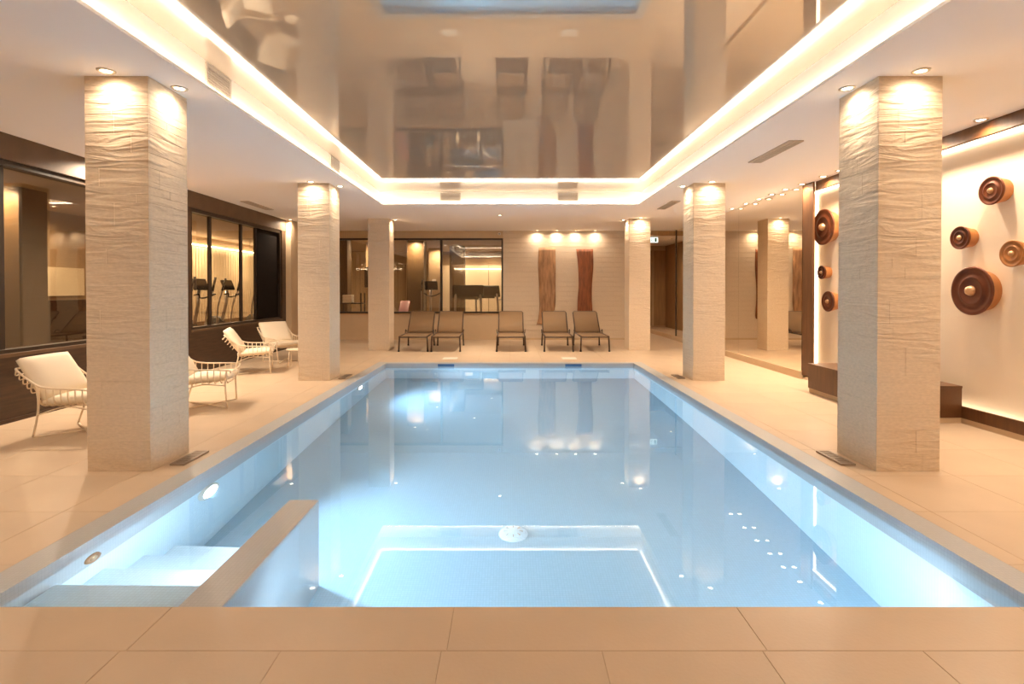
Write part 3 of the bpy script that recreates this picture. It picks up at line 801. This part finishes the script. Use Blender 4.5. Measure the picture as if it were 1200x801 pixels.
MB().lathe([(0, .31), (.17, .31), (.175, .302), (.17, .294), (0, .294)], 28).build('tabletop', M['chair_metal'], t)
for k in range(4):
    a = PI / 4 + k * PI / 2
    MB().tube([(.14 * math.cos(a), .14 * math.sin(a), .296), (.165 * math.cos(a), .165 * math.sin(a), 0)], .008, 6).build('leg', M['chair_metal'], t)

# ------------------------------------------------------------------ gym behind the glass
GXL, GYE = -9.2, 22.0
gfm = MB(); gfm.box(GXL, XL - .16, .5, GYE, -.2, 0); gfm.box(XL - .16, .4, YB + .14, GYE, -.2, 0)
struct('floor_gym', gfm, M['gym_floor'])
gcm = MB(); gcm.box(GXL, XL - .16, .5, GYE, ZC, ZC + .05); gcm.box(XL - .16, .4, YB + .14, GYE, ZC, ZC + .05)
struct('ceiling_gym', gcm, mat('gym_ceiling', (.45, .34, .22), .8))
struct('wall_gym_left', box(GXL - .1, GXL, .5, GYE, 0, ZC), M['gym_wall'])
struct('wall_gym_right', box(.4, .5, YB + .14, GYE, 0, ZC), M['gym_wall'])
struct('wall_gym_near', box(GXL, XL - .16, .4, .5, 0, ZC), M['gym_wall'])
gw = structure_root('wall_gym_back')
box(GXL, .4, GYE, GYE + .1, 0, ZC).build('backing', M['gym_wall'], gw)
for k in range(8):
    x = -8.9 + k * 1.15
    box(x, x + 1.12, GYE - .03, GYE, .1, 2.35).build('panel', M['cream'] if k > 4 else M['gym_wall'], gw)
# ribbed cream panelling with a light strip along its top
rp = thing('ribbed_wall_panel', 'cream ribbed panelling on the gym wall seen through the smoked windows', 'panelling', (GXL, 0, 0))
box(0, .03, 12.6, 21.6, .40, 2.60).build('backing', M['cream'], rp)
me = box(.03, .05, -.055, .055, .40, 2.60).mesh('rib', M['cream'])
for k in range(60):
    o = bpy.data.objects.new('rib', me); COL.objects.link(o); o.parent = rp; o.location = (0, 12.68 + k * .149, 0)
o = box(GXL + .06, GXL + .10, 12.6, 21.6, 2.64, 2.67).build('led_strip', M['led_gym']); tag(o, 'light strip glowing above the cream ribbed gym panelling', 'light strip')
bd = thing('cream_wall_band', 'row of cream lit wall panels seen through the near smoked window', 'panelling', (GXL, 0, 0))
for k, (a, b_) in enumerate(((6.2, 7.9), (8.0, 9.0), (9.1, 10.1), (10.25, 11.4))): box(0, .04, a, b_, 1.22, 1.80).build('panel', M['cream'], bd)
struct('partition_gym', box(-8.6, -8.4, 4.5, 11.6, 0, 1.15), M['dark_wood'])
def gym_column(x0, x1, y0, y1, m_, label):
    t = thing('gym_column', label, 'column', ((x0 + x1) / 2, (y0 + y1) / 2, 0), 0, 'gym columns')
    a, b_ = (x1 - x0) / 2, (y1 - y0) / 2
    box(-a, a, -b_, b_, .08, ZC).build('shaft', m_, t, .005); box(-a - .01, a + .01, -b_ - .01, b_ + .01, 0, .08).build('base', M['frame'], t)
gym_column(-3.30, -2.75, 17.0, 17.55, M['gym_column'], 'dark brown column inside the gym behind the middle window pane')
gym_column(-3.05, -2.62, 20.0, 20.4, M['gym_wall'], 'tan column inside the gym carrying a small white sign')
gym_column(-2.15, -1.62, 19.0, 19.5, M['gym_column'], 'dark brown column standing in for columns reflected in the right window pane')  # built shaft in place of columns mirrored by the pane
gym_column(-5.20, -4.90, 16.0, 16.4, M['gym_column'], 'dark column inside the gym at the left edge of the back window')
gym_column(-8.0, -7.5, 8.1, 8.6, M['gym_column'], 'brown column standing in for the second left column reflected in the smoked window')  # stands in for the hall column mirrored in the smoked glass
o = box(-2.92, -2.78, 19.985, 20.0, 1.62, 1.74).build('wall_sign', M['white']); tag(o, 'small white sign on the tan gym column', 'sign')
tv = thing('television', 'flat black television mounted on a tan wall panel in the gym', 'television', (-4.42, 17.2, 1.75))
box(-.30, .30, .03, .07, -.33, .33).build('body', M['black'], tv, .006); box(-.28, .28, .026, .03, -.31, .31).build('screen', M['frame'], tv)
box(-.05, .05, .07, .20, -.06, .06).build('bracket', M['black'], tv)
struct('wall_gym_screen', box(-4.72, -3.95, 17.40, 17.5, 0, ZC), M['gym_wall'])
def gym_light(x, y, label, p=None): downlight(x, y, label, 'gym downlights', p or P_GYM, 90)
gym_light(-3.0, 16.8, 'gym downlight in front of the dark brown gym column')
gym_light(-4.3, 17.1, 'gym downlight above the black television')
gym_light(-2.7, 19.7, 'gym downlight before the tan gym column with a sign', P_GYM_LOW)
gym_light(-1.2, 18.0, 'gym downlight above the treadmill')
gym_light(-7.2, 11.8, 'gym downlight above the cross trainers behind the smoked window')
for k, y in enumerate((13.4, 15.6, 17.8, 20.0)):  # unseen lamps added to brighten the ribbed panelling
    gym_light(-8.55, y, f'added gym downlight washing the cream ribbed panelling, {("nearest", "second", "third", "farthest")[k]} of four')
for k, x in enumerate((-2.0, -.7)): gym_light(x, 21.3, f'added gym downlight before the far gym wall panels, {("left", "right")[k]} of two', P_GYM_LOW)  # added to lift the far cream panels
gym_light(-8.6, 7.4, 'added gym downlight before the row of cream lit panels, nearer of two')  # this lamp and the next are added to brighten the cream band
gym_light(-8.6, 10.0, 'added gym downlight before the row of cream lit panels, farther of two')
gym_light(-7.7, 7.9, 'gym downlight before the brown column standing in for a reflection')

def make_elliptical():
    t = thing('cross_trainer', 'x', 'cross trainer', (0, 0, 0), 0, 'gym cross trainers')
    f = MB(); f.box(-.28, .28, -.80, -.74, 0, .06); f.box(-.28, .28, .74, .80, 0, .06); f.box(-.05, .05, -.76, .78, .04, .10)
    f.build('base', M['steel'], t)
    MB().lathe([(0, -.11), (.24, -.11), (.28, -.06), (.28, .06), (.24, .11), (0, .11)], 28, Matrix.Translation((0, .45, .36)) @ Matrix.Rotation(PI / 2, 4, 'Y')).build('flywheel_cover', M['black'], t)
    MB().tube([(0, .30, .3), (0, .12, 1.0), (0, .10, 1.38)], .04, 10).build('mast', M['steel'], t)
    c = box(-.20, .20, -.02, .03, -.13, .15, Matrix.Translation((0, .06, 1.46)) @ Matrix.Rotation(-.4, 4, 'X')).build('console', M['black'], t, .015)
    box(-.13, .13, -.024, -.02, -.05, .10, Matrix.Translation((0, .06, 1.46)) @ Matrix.Rotation(-.4, 4, 'X')).build('screen', M['frame'], c)
    for s in (-1, 1):
        h = MB().tube([(s * .26, .20, .35), (s * .28, .14, .9), (s * .30, .0, 1.30), (s * .29, -.10, 1.62)], .02, 8, 5).build('handle', M['steel'], t)
        MB().tube([(s * .30, -.0, 1.32), (s * .29, -.10, 1.64)], .027, 8).build('grip', M['black'], h)
        box(s * .18 - .07, s * .18 + .07, -.55, -.15, .22 + .05 * s, .26 + .05 * s).build('pedal', M['black'], t, .01)
        MB().tube([(s * .18, -.5, .2 + .05 * s), (s * .18, .45, .34)], .022, 8).build('pedal_arm', M['steel'], t)
    MB().tube([(-.22, 0, 1.22), (-.24, -.14, 1.24), (-.08, -.02, 1.16), (.08, -.02, 1.16), (.24, -.14, 1.24), (.22, 0, 1.22)], .018, 8, 4).build('fixed_handlebar', M['black'], t)
    return t
proto = make_elliptical()
for i, (x, y, rz, lab) in enumerate(((-2.36, 16.0, .30, 'black and steel cross trainer behind the middle pane of the back window'),
                                     (-7.2, 12.4, 1.3, 'cross trainer behind the first pane of the second smoked window'),
                                     (-7.5, 14.2, 1.4, 'cross trainer behind the middle pane of the second smoked window'),
                                     (-7.1, 15.3, 1.1, 'cross trainer behind the last pane of the second smoked window'))):
    o = proto if i == 0 else copy_tree(proto)
    o.location = (x, y, 0); o.rotation_euler = (0, 0, rz); o['label'] = lab
tm = thing('treadmill', 'black treadmill with a wide console behind the right window pane', 'treadmill', (-1.22, 15.6, 0), .08, 'gym treadmills')
box(-.40, .40, -.1, 1.7, .05, .20).build('deck', M['black'], tm, .02); box(-.38, -.28, .05, 1.68, .20, .23).build('side_rail', M['white'], tm); box(.28, .38, .05, 1.68, .20, .23).build('side_rail', M['white'], tm); MB().tube([(-.40, -.1, .16), (-.3, -.3, .34), (.3, -.3, .34), (.40, -.1, .16)], .09, 10).build('motor_cover', M['white'], tm); box(-.27, .27, .05, 1.68, .20, .208).build('belt', M['frame'], tm)
for s in (-1, 1):
    MB().tube([(s * .38, .1, .12), (s * .38, .0, .8), (s * .36, -.05, 1.22)], .035, 8, 4).build('upright', M['steel'], tm)
    MB().tube([(s * .37, -.02, 1.0), (s * .40, .25, 1.02), (s * .40, .6, .98)], .022, 8, 4).build('handrail', M['white'], tm)
c = box(-.46, .46, -.05, .02, -.20, .20, Matrix.Translation((0, -.06, 1.30)) @ Matrix.Rotation(.45, 4, 'X')).build('console', M['black'], tm, .03, 3)
box(-.3, .3, -.08, -.02, -.30, -.22, Matrix.Translation((0, -.06, 1.36))).build('cup_tray', M['frame'], tm)
tm2 = copy_tree(tm); tm2.location = (-.75, 17.6, 0); tm2.rotation_euler = (0, 0, -.25); tm2['label'] = 'treadmill farther back in the gym at the right edge of the window'
bnch = thing('weight_bench', 'red padded weight bench behind the back window left of the gym column', 'bench', (-3.22, 15.5, 0), .0)
box(-.15, .15, -.55, .35, .42, .50).build('seat_pad', M['red'], bnch, .02, 3)
box(-.15, .15, 0, .75, -.04, .04, Matrix.Translation((0, .36, .47)) @ Matrix.Rotation(.75, 4, 'X')).build('back_pad', M['red'], bnch, .02, 3)
for y in (-.45, .30): MB().tube([(-.25, y, .02), (.25, y, .02)], .025, 8).tube([(0, y, .02), (0, y, .43)], .03, 8).build('leg', M['white'], bnch)
rk = thing('towel_rack', 'dark open shelf rack inside the gym at the far left of the back window', 'rack', (-4.55, 15.3, 0))
for z in (.15, .55, .95): box(-.32, .32, -.2, .2, z - .015, z + .015).build('shelf', M['black'], rk)
for sx in (-1, 1):
    for sy in (-1, 1): box(sx * .31 - .015, sx * .31 + .015, sy * .19 - .015, sy * .19 + .015, 0, 1.25).build('post', M['black'], rk)
for k in range(3):
    o = MB().box(-.24, .02, -.14, .14, 0, .075).build('folded_towel', M['tan_towel'], None, .02, 3); o.location = (-4.55, 15.3, .966 + k * .077)
    tag(o, ('bottom', 'middle', 'topmost')[k] + ' folded pale towel of the stack on the dark rack', 'towel', 'towels on the rack')
# dark lounger silhouette behind the near window
lg = copy_tree(bpy.data.objects['sun_lounger']); lg.location = (-6.6, 7.5, .02); lg.rotation_euler = (0, 0, -1.9); lg['label'] = 'dark lounger behind the near smoked window'; lg['group'] = 'gym loungers'
lg.location.z = 0

# ------------------------------------------------------------------ wall behind the camera, with a lit panel
struct('wall_front', box(XL - .1, XR + .4, YF - .1, YF, 0, ZC), M['tan'])
fp = thing('rear_wall_panel', 'cream ribbed panel on the wall behind the viewpoint', 'panelling', (0, YF, 0))
me = box(-.11, .11, 0, .03, .1, 2.60).mesh('rib', M['cream'])
for k in range(14):
    o = bpy.data.objects.new('rib', me); COL.objects.link(o); o.parent = fp; o.location = (-3.4 + k * .235, 0, 0)
o = box(-3.5, -.2, YF + .05, YF + .09, 2.63, 2.66).build('led_strip', M['led_gym']); tag(o, 'light strip above the cream panel behind the viewpoint', 'light strip')
for x in (-3.6, -1.2, 1.2, 3.6):  # unseen lamps added to raise the ambient light
    downlight(x, -1.6, f'added fill downlight over the near deck, {["far left", "left of centre", "right of centre", "far right"][int((x + 3.6) / 2.4 + .5)]} of four', 'added near deck fill lights', P_DECK, 120)
for y in (.8, 3.2):  # out-of-view lamps added as fill for the side decks
    downlight(-4.45, y, f'added fill downlight near the left wall outside the view, {"behind" if y < 1 else "before"} the near window', 'added left deck fill lights', P_DECK, 110)
    downlight(4.0, y, f'added fill downlight near the right wall outside the view, {"nearer" if y < 1 else "farther"} of two', 'added right deck fill lights', P_DECK, 110)
